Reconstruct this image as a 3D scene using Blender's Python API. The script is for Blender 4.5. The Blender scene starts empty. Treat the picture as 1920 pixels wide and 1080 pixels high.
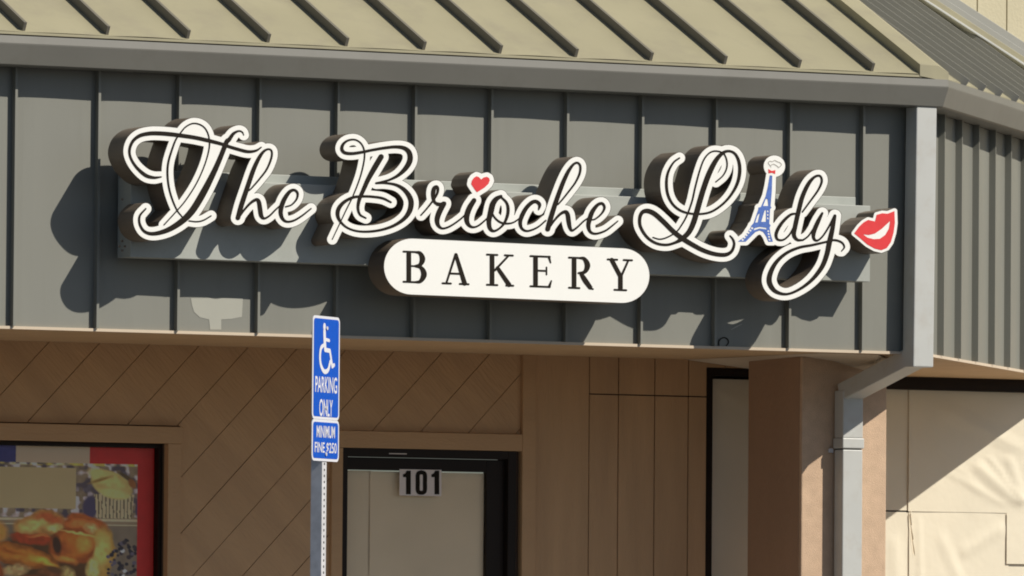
import bpy, bmesh, math, random
import numpy as np
from mathutils import Vector, Matrix
from mathutils.geometry import tessellate_polygon
random.seed(7)
SC = bpy.context.scene
COL = SC.collection
R_ = math.radians

# ------------------------------------------------------------------ camera
FPX = 16752.3
ZB = 2.75                                   # height of the fascia's bottom edge
CAM = np.array([-23.115, -35.178, ZB - 1.4616])
YAW, PIT, ROL = .536, .0416, .0075
Fv = np.array([math.sin(YAW)*math.cos(PIT), math.cos(YAW)*math.cos(PIT), math.sin(PIT)])
Rv = np.array([math.cos(YAW), -math.sin(YAW), 0.])
Uv = np.cross(Rv, Fv)
Xs = Rv*math.cos(ROL) + Uv*math.sin(ROL)
Ys = -Rv*math.sin(ROL) + Uv*math.cos(ROL)
cd = bpy.data.cameras.new('camera')
cd.sensor_width = 36
cd.lens = FPX/1920*36
cd.clip_start = .5
cd.clip_end = 3000
cam = bpy.data.objects.new('camera', cd)
COL.objects.link(cam)
cam.matrix_world = Matrix(((Xs[0], Ys[0], -Fv[0], CAM[0]), (Xs[1], Ys[1], -Fv[1], CAM[1]),
                           (Xs[2], Ys[2], -Fv[2], CAM[2]), (0, 0, 0, 1)))
SC.camera = cam
# ------------------------------------------------------------------ light
SUN = np.array([.685, -1., 1.06])
SUN = SUN/np.linalg.norm(SUN)
w = bpy.data.worlds.new('World')
SC.world = w
w.use_nodes = True
nt = w.node_tree
bg = nt.nodes['Background']
sky = nt.nodes.new('ShaderNodeTexSky')
sky.sky_type = 'NISHITA'
sky.sun_disc = False
sky.ozone_density = 3.5
sky.sun_elevation = math.asin(SUN[2])
sky.sun_rotation = math.atan2(SUN[0], SUN[1])
nt.links.new(sky.outputs[0], bg.inputs[0])
bg.inputs[1].default_value = .059
sl = bpy.data.lights.new('sun', 'SUN')
sl.energy = 4.7
sl.angle = R_(.5)
sl.color = (1, .93, .82)
so = bpy.data.objects.new('sun', sl)
COL.objects.link(so)
so.rotation_euler = Vector(SUN).to_track_quat('Z', 'Y').to_euler()
so.location = (10, -20, 20)
SC.view_settings.view_transform = 'Standard'
SC.view_settings.look = 'None'
SC.view_settings.exposure = 0.0
SC.view_settings.gamma = 1
SC.view_settings.use_curve_mapping = False
SC.cycles.filter_width = 1.9

# ------------------------------------------------------------------ helpers
def ray(px, py):
    X, Y = px-960, 540-py
    return Fv*FPX + Xs*X + Ys*Y
def onY(px, py, y):
    d = ray(px, py)
    return CAM + d*((y-CAM[1])/d[1])
def onplane(px, py, n, p0):
    d = ray(px, py)
    n = np.array(n)
    return CAM + d*(((np.array(p0)-CAM)@n)/(d@n))
S2 = math.sqrt(.5)
UR = np.array([S2, S2, 0.])                  # along the chamfered face
NR = np.array([S2, -S2, 0.])                 # out of the chamfered face

def lin(h):
    if isinstance(h, str):
        c = [int(h[i:i+2], 16)/255 for i in (0, 2, 4)]
        return tuple(x/12.92 if x <= .04045 else ((x+.055)/1.055)**2.4 for x in c)
    return h

def mat(name, col, rough=.6, metal=0., var=.08, scale=6., bump=0., bscale=60., stretch=(1, 1, 1), spec=.5,
        dirt=None, dscale=2., rot=0, bdist=.01):
    m = bpy.data.materials.new(name)
    m.use_nodes = True
    t = m.node_tree
    b = t.nodes['Principled BSDF']
    c = lin(col)
    b.inputs['Roughness'].default_value = rough
    b.inputs['Metallic'].default_value = metal
    b.inputs['Specular IOR Level'].default_value = spec
    tc = t.nodes.new('ShaderNodeTexCoord')
    mp = t.nodes.new('ShaderNodeMapping')
    mp.inputs['Scale'].default_value = stretch
    mp.vector_type = 'TEXTURE' if rot else 'POINT'
    mp.inputs['Rotation'].default_value = (0, R_(rot), 0)
    t.links.new(tc.outputs['Object'], mp.inputs[0])
    n = t.nodes.new('ShaderNodeTexNoise')
    n.inputs['Scale'].default_value = scale
    n.inputs['Detail'].default_value = 6
    t.links.new(mp.outputs[0], n.inputs['Vector'])
    r = t.nodes.new('ShaderNodeValToRGB')
    r.color_ramp.elements[0].position = .3
    r.color_ramp.elements[1].position = .7
    r.color_ramp.elements[0].color = (*[x*(1-var) for x in c], 1)
    r.color_ramp.elements[1].color = (*[min(1, x*(1+var)) for x in c], 1)
    t.links.new(n.outputs[0], r.inputs[0])
    out = r.outputs[0]
    if dirt:
        n2 = t.nodes.new('ShaderNodeTexNoise')
        n2.inputs['Scale'].default_value = dscale
        n2.inputs['Detail'].default_value = 8
        n2.inputs['Roughness'].default_value = .65
        t.links.new(mp.outputs[0], n2.inputs['Vector'])
        r2 = t.nodes.new('ShaderNodeValToRGB')
        r2.color_ramp.elements[0].position = .5
        r2.color_ramp.elements[1].position = .72
        r2.color_ramp.elements[0].color = (0, 0, 0, 1)
        r2.color_ramp.elements[1].color = (dirt[1],)*3 + (1,)
        t.links.new(n2.outputs[0], r2.inputs[0])
        mx = t.nodes.new('ShaderNodeMixRGB')
        mx.inputs[2].default_value = (*lin(dirt[0]), 1)
        t.links.new(r2.outputs[0], mx.inputs[0])
        t.links.new(out, mx.inputs[1])
        out = mx.outputs[0]
    t.links.new(out, b.inputs['Base Color'])
    if bump:
        nb = t.nodes.new('ShaderNodeTexNoise')
        nb.inputs['Scale'].default_value = bscale
        nb.inputs['Detail'].default_value = 4
        t.links.new(mp.outputs[0], nb.inputs['Vector'])
        bp = t.nodes.new('ShaderNodeBump')
        bp.inputs['Strength'].default_value = bump
        bp.inputs['Distance'].default_value = bdist
        t.links.new(nb.outputs[0], bp.inputs['Height'])
        t.links.new(bp.outputs[0], b.inputs['Normal'])
    return m

MAT = dict(
    panel=mat('grey_painted_metal', (.216, .218, .190), .5, var=.04, scale=4, stretch=(1, 1, .14), dirt=((.165, .165, .14), .35), dscale=5),
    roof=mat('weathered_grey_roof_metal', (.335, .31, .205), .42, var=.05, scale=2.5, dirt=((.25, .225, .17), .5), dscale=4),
    rib2=mat('shaded_side_rib_metal', (.27, .27, .25), .5, var=.05),  # roof metal greyed and dulled: sky-lit seam sides painted in
    rib=mat('shaded_roof_rib_metal', (.15, .14, .115), .5, var=.05),  # roof metal darkened: shade on the seam sides put into the colour
    gutter2=mat('grey_flashing_metal', (.30, .30, .27), .5, var=.05, scale=3, dirt=((.22, .22, .2), .4), dscale=6),
    gutter=mat('grey_gutter_metal', (.175, .172, .152), .5, var=.05, scale=3, dirt=((.125, .12, .10), .4), dscale=6),
    spout=mat('light_grey_spout_paint', (.50, .51, .49), .45, var=.03, scale=5, dirt=((.42, .39, .34), .5), dscale=9),
    sidingv=mat('brown_grooved_siding', (.545, .345, .185), .75, var=.09, scale=9, bump=.6, bscale=90, stretch=(1, 1, .12), dirt=((.43, .27, .16), .5), dscale=3),
    siding=mat('brown_painted_siding', (.56, .355, .19), .75, var=.09, scale=7, bump=.6, bscale=70, stretch=(7, 1, 1), rot=45, dirt=((.42, .265, .155), .5), dscale=3),
    trim=mat('brown_painted_trim', (.52, .325, .17), .7, var=.06, scale=5, bump=.3, bscale=90, stretch=(.3, 1, 1)),
    groove=mat('dark_groove', (.10, .065, .045), .9),
    stucco=mat('beige_stucco', (.575, .41, .28), .9, var=.08, scale=18, bump=.4, bscale=220, dirt=((.48, .34, .24), .4), dscale=4),
    pierside=mat('shaded_pier_stucco', (.37, .235, .15), .8, var=.07, scale=5, bump=.4, bscale=90, stretch=(1, 1, .3)),  # pier stucco darkened: shade of its left face put into the colour
    edge=mat('tan_edge_trim', (.60, .50, .38), .8, var=.05),
    soffit=mat('tan_soffit', (.54, .375, .215), .8, var=.05, scale=4, bump=.3, bscale=100),
    dark=mat('dark_bronze_frame', (.016, .0105, .0075), .5, var=.1, spec=.2),
    cap=mat('bronze_trim_cap', (.05, .04, .03), .5),
    ret=mat('dark_bronze_return', (.17, .135, .10), .5, var=.12, scale=8),
    race=mat('grey_green_raceway', (.37, .39, .36), .5, var=.04, scale=6, dirt=((.28, .30, .27), .4), dscale=8),
    white=mat('white_acrylic', (.90, .90, .86), .3, var=.01),
    ink=mat('dark_vinyl', (.022, .018, .014), .85, var=.05, spec=.1),
    red=mat('red_vinyl', (.72, .035, .04), .55, var=.06, scale=20),
    blue=mat('blue_vinyl', (.075, .16, .50), .5, var=.15, scale=60),
    grey_ink=mat('grey_vinyl', (.40, .38, .34), .6),
    cream=mat('cream_upper_wall', (.55, .50, .35), .8, var=.04, scale=3, bump=.2),
    sblue=mat('reflective_sign_blue', (.006, .085, .50), .6, var=.05, scale=30, spec=.15),
    swhite=mat('reflective_sign_white', (.72, .73, .78), .35, var=.03),
    galv=mat('galvanised_steel', (.62, .62, .64), .55, .1, var=.12, scale=25),
    hole=mat('dark_hole_and_shade', (.02, .02, .02), .9),
    paper=mat('cream_masking_paper', (.84, .745, .62), .8, var=.04, scale=2.5, bump=.25, bscale=14),
    paper2=mat('tan_masking_paper', (.86, .69, .51), .8, var=.05, scale=3, bump=.2, bscale=14),
    sticker=mat('grey_number_sticker', (.80, .72, .67), .5, var=.03),
    patch=mat('reflected_light_and_scratch', (.37, .37, .32), .5, var=.03),  # lighter grey painting the sign's reflected sunlight; also used for the scratch
    conc=mat('concrete', (.272, .254, .226), .9, var=.12, scale=3, bump=.3),
    asph=mat('asphalt', (.030, .032, .037), .95, var=.25, scale=8, bump=.5),
    earth=mat('dry_ground', (.05, .05, .055), .95, var=.2, scale=.5),
    line=mat('white_road_paint', (.7, .7, .68), .8, var=.1, scale=9),
    inner=mat('dark_interior', (.02, .018, .016), .9),
)
g = bpy.data.materials.new('window_glass')
g.use_nodes = True
t = g.node_tree
t.nodes.remove(t.nodes['Principled BSDF'])
tr = t.nodes.new('ShaderNodeBsdfTransparent')
tr.inputs[0].default_value = (.97, .98, .97, 1)
gl = t.nodes.new('ShaderNodeBsdfGlossy')
gl.inputs['Roughness'].default_value = .02
fr = t.nodes.new('ShaderNodeFresnel')
fr.inputs[0].default_value = 1.22
ge = t.nodes.new('ShaderNodeNewGeometry')
mm = t.nodes.new('ShaderNodeMath')
mm.operation = 'MULTIPLY_ADD'
mm.inputs[1].default_value = -1
mm.inputs[2].default_value = 1
t.links.new(ge.outputs['Backfacing'], mm.inputs[0])
m2 = t.nodes.new('ShaderNodeMath')
m2.operation = 'MULTIPLY'
t.links.new(fr.outputs[0], m2.inputs[0])
t.links.new(mm.outputs[0], m2.inputs[1])
mx = t.nodes.new('ShaderNodeMixShader')
t.links.new(m2.outputs[0], mx.inputs[0])
t.links.new(tr.outputs[0], mx.inputs[1])
t.links.new(gl.outputs[0], mx.inputs[2])
t.links.new(mx.outputs[0], t.nodes['Material Output'].inputs[0])
MAT['glass'] = g

def tag(o, label=None, cat=None, group=None, kind=None):
    for k, v in (('label', label), ('category', cat), ('group', group), ('kind', kind)):
        if v:
            o[k] = v
def empty(name, loc, label, cat, group=None):
    o = bpy.data.objects.new(name, None)
    o.empty_display_size = .1
    COL.objects.link(o)
    o.location = loc
    tag(o, label, cat, group)
    return o
def wloc(o):
    l = np.zeros(3)
    while o is not None:
        l = l + np.array(o.location)
        o = o.parent
    return l

class MB:
    def __init__(s):
        s.v, s.f, s.m, s.mats = [], [], [], []
    def mi(s, m):
        if m not in s.mats:
            s.mats.append(m)
        return s.mats.index(m)
    def poly(s, pts, m):
        b = len(s.v)
        s.v += [tuple(map(float, p)) for p in pts]
        s.f.append(tuple(range(b, b+len(pts))))
        s.m.append(s.mi(m))
    def hull8(s, a, b, m, caps=True):
        """a, b: two rings of equal length -> closed tube"""
        k = len(a)
        o = len(s.v)
        s.v += [tuple(map(float, p)) for p in list(a)+list(b)]
        i = s.mi(m)
        for q in range(k):
            r = (q+1) % k
            s.f.append((o+q, o+r, o+k+r, o+k+q))
            s.m.append(i)
        if caps:
            s.f.append(tuple(range(o+k-1, o-1, -1)))
            s.f.append(tuple(range(o+k, o+2*k)))
            s.m += [i, i]
    def box(s, x0, x1, y0, y1, z0, z1, m):
        s.hull8([(x0, y0, z0), (x1, y0, z0), (x1, y1, z0), (x0, y1, z0)],
                [(x0, y0, z1), (x1, y0, z1), (x1, y1, z1), (x0, y1, z1)], m)
    def prism(s, pts, y0, y1, m):
        """polygon in XZ extruded between y0 and y1"""
        s.hull8([(p[0], y0, p[1]) for p in pts], [(p[0], y1, p[1]) for p in pts], m)
    def build(s, name, parent=None, smooth=False, bevel=0.):
        me = bpy.data.meshes.new(name)
        o = bpy.data.objects.new(name, me)
        COL.objects.link(o)
        off = wloc(parent) if parent else np.zeros(3)
        me.from_pydata([tuple(np.array(p)-off) for p in s.v], [], s.f)
        for m in s.mats:
            me.materials.append(MAT[m])
        me.polygons.foreach_set('material_index', s.m)
        bm = bmesh.new()
        bm.from_mesh(me)
        bmesh.ops.recalc_face_normals(bm, faces=bm.faces)
        bm.to_mesh(me)
        bm.free()
        if smooth:
            me.polygons.foreach_set('use_smooth', [True]*len(me.polygons))
        me.update()
        if parent:
            o.parent = parent
        if bevel:
            md = o.modifiers.new('bevel', 'BEVEL')
            md.width = bevel
            md.segments = 2
            md.limit_method = 'ANGLE'
        return o

def clip(poly, rect):
    x0, x1, z0, z1 = rect
    for ax, v, sg in ((0, x0, 1), (0, x1, -1), (1, z0, 1), (1, z1, -1)):
        out = []
        for i in range(len(poly)):
            a, b = poly[i], poly[(i+1) % len(poly)]
            da, db = sg*(a[ax]-v), sg*(b[ax]-v)
            if da >= 0:
                out.append(a)
            if (da > 0) != (db > 0) and da != db:
                q = da/(da-db)
                out.append((a[0]+(b[0]-a[0])*q, a[1]+(b[1]-a[1])*q))
        poly = out
        if len(poly) < 3:
            return []
    return poly

# ---- shapes from stroke fields (marching squares) -> polygons with holes
def spline(pts, n=10):
    p = np.array(pts, float)
    if p.shape[1] == 3:
        p[:, 2] = p[:, 2]*1.22
    if len(p) < 3:
        return p
    q = np.vstack([2*p[0]-p[1], p, 2*p[-1]-p[-2]])
    out = []
    for i in range(1, len(q)-2):
        for k in range(n):
            s = k/n
            a, b, c, d = q[i-1:i+3]
            out.append(.5*((2*b)+(-a+c)*s+(2*a-5*b+4*c-d)*s*s+(-a+3*b-3*c+d)*s**3))
    out.append(p[-1])
    return np.array(out)

def field(items, x0, x1, y0, y1, h):
    gx = np.arange(x0, x1+h, h)
    gy = np.arange(y0, y1+h, h)
    GX, GY = np.meshgrid(gx, gy)
    D = np.full(GX.shape, 1e9)
    for kind, pts, grow in items:
        pts = np.array(pts, float)
        if kind == 'stroke':
            for a, b in zip(pts[:-1], pts[1:]):
                wmax = max(a[2], b[2])+grow+4*h+2*h
                sx = (gx >= min(a[0], b[0])-wmax) & (gx <= max(a[0], b[0])+wmax)
                sy = (gy >= min(a[1], b[1])-wmax) & (gy <= max(a[1], b[1])+wmax)
                ix, iy = np.where(sx)[0], np.where(sy)[0]
                if not len(ix) or not len(iy):
                    continue
                sl_ = (slice(iy[0], iy[-1]+1), slice(ix[0], ix[-1]+1))
                X, Y = GX[sl_], GY[sl_]
                d = b[:2]-a[:2]
                L = max(d@d, 1e-12)
                tt = np.clip(((X-a[0])*d[0]+(Y-a[1])*d[1])/L, 0, 1)
                dist = np.hypot(X-a[0]-tt*d[0], Y-a[1]-tt*d[1])-(a[2]+(b[2]-a[2])*tt)-grow
                D[sl_] = np.minimum(D[sl_], dist)
        else:
            n = len(pts)
            dist = np.full(GX.shape, 1e9)
            ins = np.zeros(GX.shape, bool)
            for i in range(n):
                a, b = pts[i], pts[(i+1) % n]
                d = b-a
                L = max(d@d, 1e-12)
                tt = np.clip(((GX-a[0])*d[0]+(GY-a[1])*d[1])/L, 0, 1)
                dist = np.minimum(dist, np.hypot(GX-a[0]-tt*d[0], GY-a[1]-tt*d[1]))
                c = ((a[1] > GY) != (b[1] > GY))
                with np.errstate(divide='ignore', invalid='ignore'):
                    xi = a[0]+(GY-a[1])*d[0]/(d[1] if d[1] else 1e-12)
                ins ^= c & (GX < xi)
            s = np.where(ins, -dist, dist)-grow
            if kind == 'cut':
                D = np.maximum(D, -s)
            else:
                D = np.minimum(D, s)
    return gx, gy, D

def contours(gx, gy, D, tol):
    D = np.where(np.abs(D) < 1e-9, 1e-9, D)
    ny, nx = D.shape
    pt, nxt = {}, {}
    def edge(j, i, v):                       # v=0 horizontal edge from (j,i), v=1 vertical
        k = (j, i, v)
        if k not in pt:
            a = D[j, i]
            b = D[j, i+1] if v == 0 else D[j+1, i]
            s = a/(a-b)
            pt[k] = (gx[i]+(gx[1]-gx[0])*s, gy[j]) if v == 0 else (gx[i], gy[j]+(gy[1]-gy[0])*s)
        return k
    I = D < 0
    act = np.argwhere(~((I[:-1, :-1] == I[:-1, 1:]) & (I[:-1, :-1] == I[1:, :-1]) & (I[:-1, :-1] == I[1:, 1:])))
    for j, i in act:
        c = (I[j, i], I[j, i+1], I[j+1, i+1], I[j+1, i])
        e = ((j, i, 0), (j, i+1, 1), (j+1, i, 0), (j, i, 1))
        ent, ext = [], []
        for q in range(4):                   # walking the cell border: entering / leaving the inside
            a, b = c[q], c[(q+1) % 4]
            if a and not b:
                ext.append(q)
            if b and not a:
                ent.append(q)
        for q in ext:
            # connect exit q to the previous entry
            for s in range(1, 4):
                if (q-s) % 4 in ent:
                    nxt[edge(*e[q])] = edge(*e[(q-s) % 4])
                    break
    loops = []
    seen = set()
    for k in list(nxt):
        if k in seen:
            continue
        lp = []
        while k in nxt and k not in seen:
            seen.add(k)
            lp.append(pt[k])
            k = nxt[k]
        if len(lp) > 6:
            loops.append(simplify(lp, tol))
    return [l for l in loops if len(l) > 3]

def simplify(lp, tol):
    P = np.array(lp)
    n = len(P)
    far = int(np.argmax(np.hypot(*(P-P[0]).T)))
    def rdp(a, b):
        out, st = [], [(a, b)]
        keep = {a, b}
        while st:
            a, b = st.pop()
            if b-a < 2:
                continue
            A, B = P[a % n], P[b % n]
            d = B-A
            L = np.hypot(*d)
            Q = P[[k % n for k in range(a+1, b)]]
            ds = np.abs((Q[:, 0]-A[0])*d[1]-(Q[:, 1]-A[1])*d[0])/L if L > 1e-9 else np.hypot(*(Q-A).T)
            k = int(np.argmax(ds))
            if ds[k] > tol:
                m = a+1+k
                keep.add(m)
                st += [(a, m), (m, b)]
        return sorted(keep)
    idx = rdp(0, far)[:-1]+rdp(far, n)[:-1]
    return [tuple(P[i % n]) for i in idx]

def area(l):
    a = np.array(l)
    b = np.roll(a, -1, 0)
    return .5*float(np.sum(a[:, 0]*b[:, 1]-b[:, 0]*a[:, 1]))
def inside(p, l):
    r = False
    for i in range(len(l)):
        a, b = l[i], l[(i+1) % len(l)]
        if (a[1] > p[1]) != (b[1] > p[1]) and p[0] < a[0]+(p[1]-a[1])*(b[0]-a[0])/(b[1]-a[1]):
            r = not r
    return r

def shape(items, h=.5, tol=.12, pad=None):
    """-> list of (outer, [holes])"""
    xs, ys, gr = [], [], 0
    for k, p, g_ in items:
        if k == 'cut':
            continue
        p = np.array(p, float)
        ww = (p[:, 2].max() if k == 'stroke' else 0)+g_
        xs += [p[:, 0].min()-ww, p[:, 0].max()+ww]
        ys += [p[:, 1].min()-ww, p[:, 1].max()+ww]
    gx, gy, D = field(items, min(xs)-4*h, max(xs)+4*h, min(ys)-4*h, max(ys)+4*h, h)
    ls = contours(gx, gy, D, tol)
    dep = [sum(inside(l[0], m) for m in ls if m is not l) for l in ls]
    out = []
    for l, d in zip(ls, dep):
        if d % 2 == 0:
            hs = [m for m, e in zip(ls, dep) if e == d+1 and inside(m[0], l)]
            out.append((l, hs))
    return out

def fill(mb, shp, fn, m):
    for o, hs in shp:
        rings = [o]+hs
        P = [[Vector((p[0], p[1], 0)) for p in r] for r in rings]
        flat = [p for r in rings for p in r]
        b = len(mb.v)
        mb.v += [tuple(map(float, fn(*p))) for p in flat]
        i = mb.mi(m)
        for tri in tessellate_polygon(P):
            mb.f.append(tuple(b+q for q in tri))
            mb.m.append(i)
def sides(mb, shp, fa, fb, m):
    i = mb.mi(m)
    for o, hs in shp:
        for r in [o]+hs:
            b = len(mb.v)
            n = len(r)
            mb.v += [tuple(map(float, fa(*p))) for p in r]+[tuple(map(float, fb(*p))) for p in r]
            for q in range(n):
                s = (q+1) % n
                mb.f.append((b+q, b+s, b+n+s, b+n+q))
                mb.m.append(i)

# ================================================================== GROUND
def sheet(name, x0, x1, y0, y1, z, m):
    b = MB()
    b.poly([(x0, y0, z), (x1, y0, z), (x1, y1, z), (x0, y1, z)], m)
    o = b.build(name)
    o['kind'] = 'structure'
    return o
sheet('ground', -900, 900, -900, 900, -.16, 'earth')
sheet('parking_lot', -60, 60, -60, -1.6, -.13, 'asph')
b = MB()
b.box(-30, 30, -1.6, 6, -.155, 0, 'conc')
o = b.build('sidewalk')
o['kind'] = 'structure'
b = MB()
for i in range(-9, 10):
    b.box(i*2.75-.05, i*2.75+.05, -8.6, -3.3, -.128, -.126, 'line')
o = b.build('road_markings')
o['kind'] = 'structure'

# ================================================================== BUILDING
HT = 1.1492                                   # fascia height to the gutter's underside
XL = -9.5                                     # left end, well outside the picture
LC = 5.2                                      # length of the chamfered side
BLD = empty('shop_building', (-3, 1.3, 0), 'low shop building with grey standing seam metal roof and fascia over brown siding', 'building')

BOW = []
def bow(x):
    for a, c, amp, sk in BOW:
        if a <= x <= c:
            return amp*math.sin(math.pi*((x-a)/(c-a))**sk)
    return 0
def pan(mb, P0, du, dn, L, z0, z1, seams, m, sh=.033, sw=.012):
    """vertical standing seam panelling: slightly bowed pans and raised seams"""
    P0, du, dn = np.array(P0), np.array(du), np.array(dn)
    ed = [0]+[s for s in seams if 0 < s < L]+[L]
    for a, c in zip(ed[:-1], ed[1:]):
        n = 8
        amp = random.uniform(.003, .0055)
        sk = random.uniform(.55, .75)
        BOW.append((P0[0]+a, P0[0]+c, amp, sk))
        ring = []
        for k in range(n+1):
            s = k/n
            bul = amp*math.sin(math.pi*s**sk)
            ring.append(P0+du*(a+(c-a)*s)+dn*(bul))
        for k in range(n):
            zz = np.linspace(z0, z1, 2)
            mb.poly([ring[k]+[0, 0, z0], ring[k+1]+[0, 0, z0], ring[k+1]+[0, 0, z1], ring[k]+[0, 0, z1]], m)
    for s in seams:
        if not 0 <= s <= L:
            continue
        a = P0+du*(s-sw/2)-dn*.004
        c = P0+du*(s+sw/2)-dn*.004
        e, f = c+dn*(sh+.004), a+dn*(sh+.004)
        mb.hull8([a+[0, 0, z0+.002], c+[0, 0, z0+.002], e+[0, 0, z0+.002], f+[0, 0, z0+.002]],
                 [a+[0, 0, z1], c+[0, 0, z1], e+[0, 0, z1], f+[0, 0, z1]], m)

# seam positions from the picture
sx = [34, 190, 341, 491.5, 638, 783, 926, 1068, 1208.5, 1347, 1486, 1623]
SEAM = []
for x in sx:
    SEAM.append(onY(x, 122+.0459*x+2, -.033)[0]-.006)
P = .4064
while SEAM[0] > XL+.4:
    SEAM.insert(0, SEAM[0]-P)
b = MB()
pan(b, (XL, 0, ZB), (1, 0, 0), (0, -1, 0), -XL, 0, HT+.02, [s-XL for s in SEAM], 'panel')
b.box(-.035, -.003, -.012, .01, ZB+.002, ZB+HT, 'panel')
b.build('fascia_panel', BLD)
# chamfered side
CP = np.array([0, 0, ZB])
def alpha(px, py, off):
    p = onplane(px, py, NR, CP+NR*off)
    return float((p-CP)@UR)
CS = [alpha(x, 560, .033) for x in (1770.5, 1803, 1835, 1866, 1895.5)]
while CS[-1] < LC:
    CS.append(CS[-1]+P)
b = MB()
pan(b, CP, UR, NR, LC, 0, HT+.02, CS, 'panel')
b.build('fascia_panel', BLD)
# sign's reflected sunlight painted as a patch, scratch and a ring on the fascia
b = MB()
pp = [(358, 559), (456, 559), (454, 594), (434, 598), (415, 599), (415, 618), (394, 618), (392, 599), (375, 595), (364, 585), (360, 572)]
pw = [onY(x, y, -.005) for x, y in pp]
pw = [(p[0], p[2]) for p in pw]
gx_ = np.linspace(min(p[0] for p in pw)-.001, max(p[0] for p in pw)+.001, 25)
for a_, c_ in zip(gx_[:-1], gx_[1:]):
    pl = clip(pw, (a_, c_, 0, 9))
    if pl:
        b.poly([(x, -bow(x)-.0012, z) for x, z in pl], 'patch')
b.build('reflected_light_patch', BLD)
b = MB()
sc_ = shape([('stroke', [(1371, 618, .5), (1380, 613, 1.1), (1391, 607.5, .6)], 0)], .25, .05)
fill(b, sc_, lambda x, y: onY(x, y, -.0066), 'patch')
b.build('scratch', BLD)
b = MB()
rr = spline([(1348, 648, .8), (1348, 640, .9), (1352, 635, .9), (1358, 633, .9), (1364, 636, .9), (1366, 642, .9), (1362, 648, .8)])
fill(b, shape([('stroke', rr, 0)], .25, .05), lambda x, y: onY(x, y, -.0066), 'ink')
b.build('cable_mark', BLD)

# gutter
TT = math.tan(R_(22.5))
def run(mb, prof, m, xl=XL, lc=LC, z0=ZB+HT, xr=None, side='both'):
    A = [np.array([xl, -o_, z0+z]) for o_, z in prof]
    C = [np.array([TT*o_, -o_, z0+z]) for o_, z in prof]
    D = [c+UR*lc for c in C]
    n = len(prof)
    for a, c in ((A, C), (C, D)):
        if side == 'front' and a is C:
            continue
        if side == 'chamfer' and a is A:
            continue
        mb.hull8(a, c, m, caps=False)
prof = [(.118, .129), (.155, .131), (.160, .098), (.159, .092), (.131, .006), (.122, 0), (.010, 0), (.010, .004), (.121, .004),
        (.128, .010), (.155, .092), (.156, .098), (.152, .127), (.118, .126)]
for sd in ('front', 'chamfer'):
    b = MB()
    run(b, prof, 'gutter', side=sd)
    b.build('gutter', BLD)
# inside of gutter closed with a liner so nothing shows through
b = MB()
run(b, [(.004, .0), (.004, .135), (-.02, .135), (-.02, .0)], 'hole')
b.build('gutter_back', BLD)

# roof
ZR = float(onY(900, 61+.05*900, -.105)[2])+.013     # drip edge height
YE = -.105
def zfront(y): return ZR+.5*(y-YE)
XH = TT*.105
def zcham(x, y): return ZR+.5*(y-YE)-.5*(x-XH)
q = onplane(1920, 140, (.5, -.5, 1), (XH, YE, ZR))
YW = float(q[1])
print('upper wall Y', YW, 'check', onplane(1697, 0, (.5, -.5, 1), (XH, YE, ZR))[1])
b = MB()
fy = YW
nt_ = np.array([0, -.4472, .8944])
ed = [XL]+SEAM+[XH]
for a, c in zip(ed[:-1], ed[1:]):
    n = 6
    amp = random.uniform(.0015, .004)
    for k in range(n):
        u0, u1 = a+(c-a)*k/n, a+(c-a)*(k+1)/n
        h0, h1 = amp*math.sin(math.pi*k/n), amp*math.sin(math.pi*(k+1)/n)
        b.poly([(u0, YE, ZR+h0), (u1, YE, ZR+h1), (u1, fy, zfront(fy)+h1), (u0, fy, zfront(fy)+h0)], 'roof')
b.box(XL, XH, YE-.001, YE+.002, ZR-.012, ZR-.0005, 'roof')
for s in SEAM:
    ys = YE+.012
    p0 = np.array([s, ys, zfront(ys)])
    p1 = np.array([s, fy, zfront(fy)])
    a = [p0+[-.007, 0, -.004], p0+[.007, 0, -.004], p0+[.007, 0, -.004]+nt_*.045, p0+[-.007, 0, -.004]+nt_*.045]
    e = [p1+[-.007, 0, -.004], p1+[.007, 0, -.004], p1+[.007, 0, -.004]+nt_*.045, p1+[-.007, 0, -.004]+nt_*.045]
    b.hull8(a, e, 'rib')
b.build('roof', BLD)
# chamfer roof
EC = np.array([XH, YE, ZR])
up = -NR + np.array([0, 0, S2])                # uphill per unit plan distance
nc = np.array([.5, -.5, 1.])
nc /= np.linalg.norm(nc)
b = MB()
far = EC+UR*LC*1.6
def cpt(x, y, lift=0): return np.array([x, y, zcham(x, y)])+nc*lift
b.poly([EC, far, far+up*.01, cpt(far[0], YW if YW > far[1] else far[1]), cpt(XH, YW)], 'roof')
b.poly([EC+[0, 0, -.012], far+[0, 0, -.012], far, EC], 'roof')
for s in CS+[CS[-1]+P*k for k in range(1, 9)]:
    p0 = EC+UR*(s+.06)-up*.022
    # length until wall Y=YW or hip X=XH
    tl = min((YW-p0[1])/S2, (p0[0]-XH)/S2)
    if tl <= .02:
        continue
    p1 = p0+up*tl
    r = []
    for p in (p0, p1):
        r.append([p-UR*.007-nc*.004, p+UR*.007-nc*.004, p+UR*.007+nc*.036, p-UR*.007+nc*.036])
    b.hull8(r[0], r[1], 'rib2')
b.build('roof', BLD)
# hip cap : folded strip over the hip
b = MB()
hp = [(-.105, -.004), (-.105, .050), (.0, .047), (.056, .018), (.056, -.026)]
for (ya, yb) in ((YE-.004, fy),):
    ra = [np.array([XH+x, ya, zfront(ya)+z]) for x, z in hp]
    rb = [np.array([XH+x, yb, zfront(yb)+z]) for x, z in hp]
    b.hull8(ra, rb, 'roof')
b.build('hip_cap', BLD)

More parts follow.
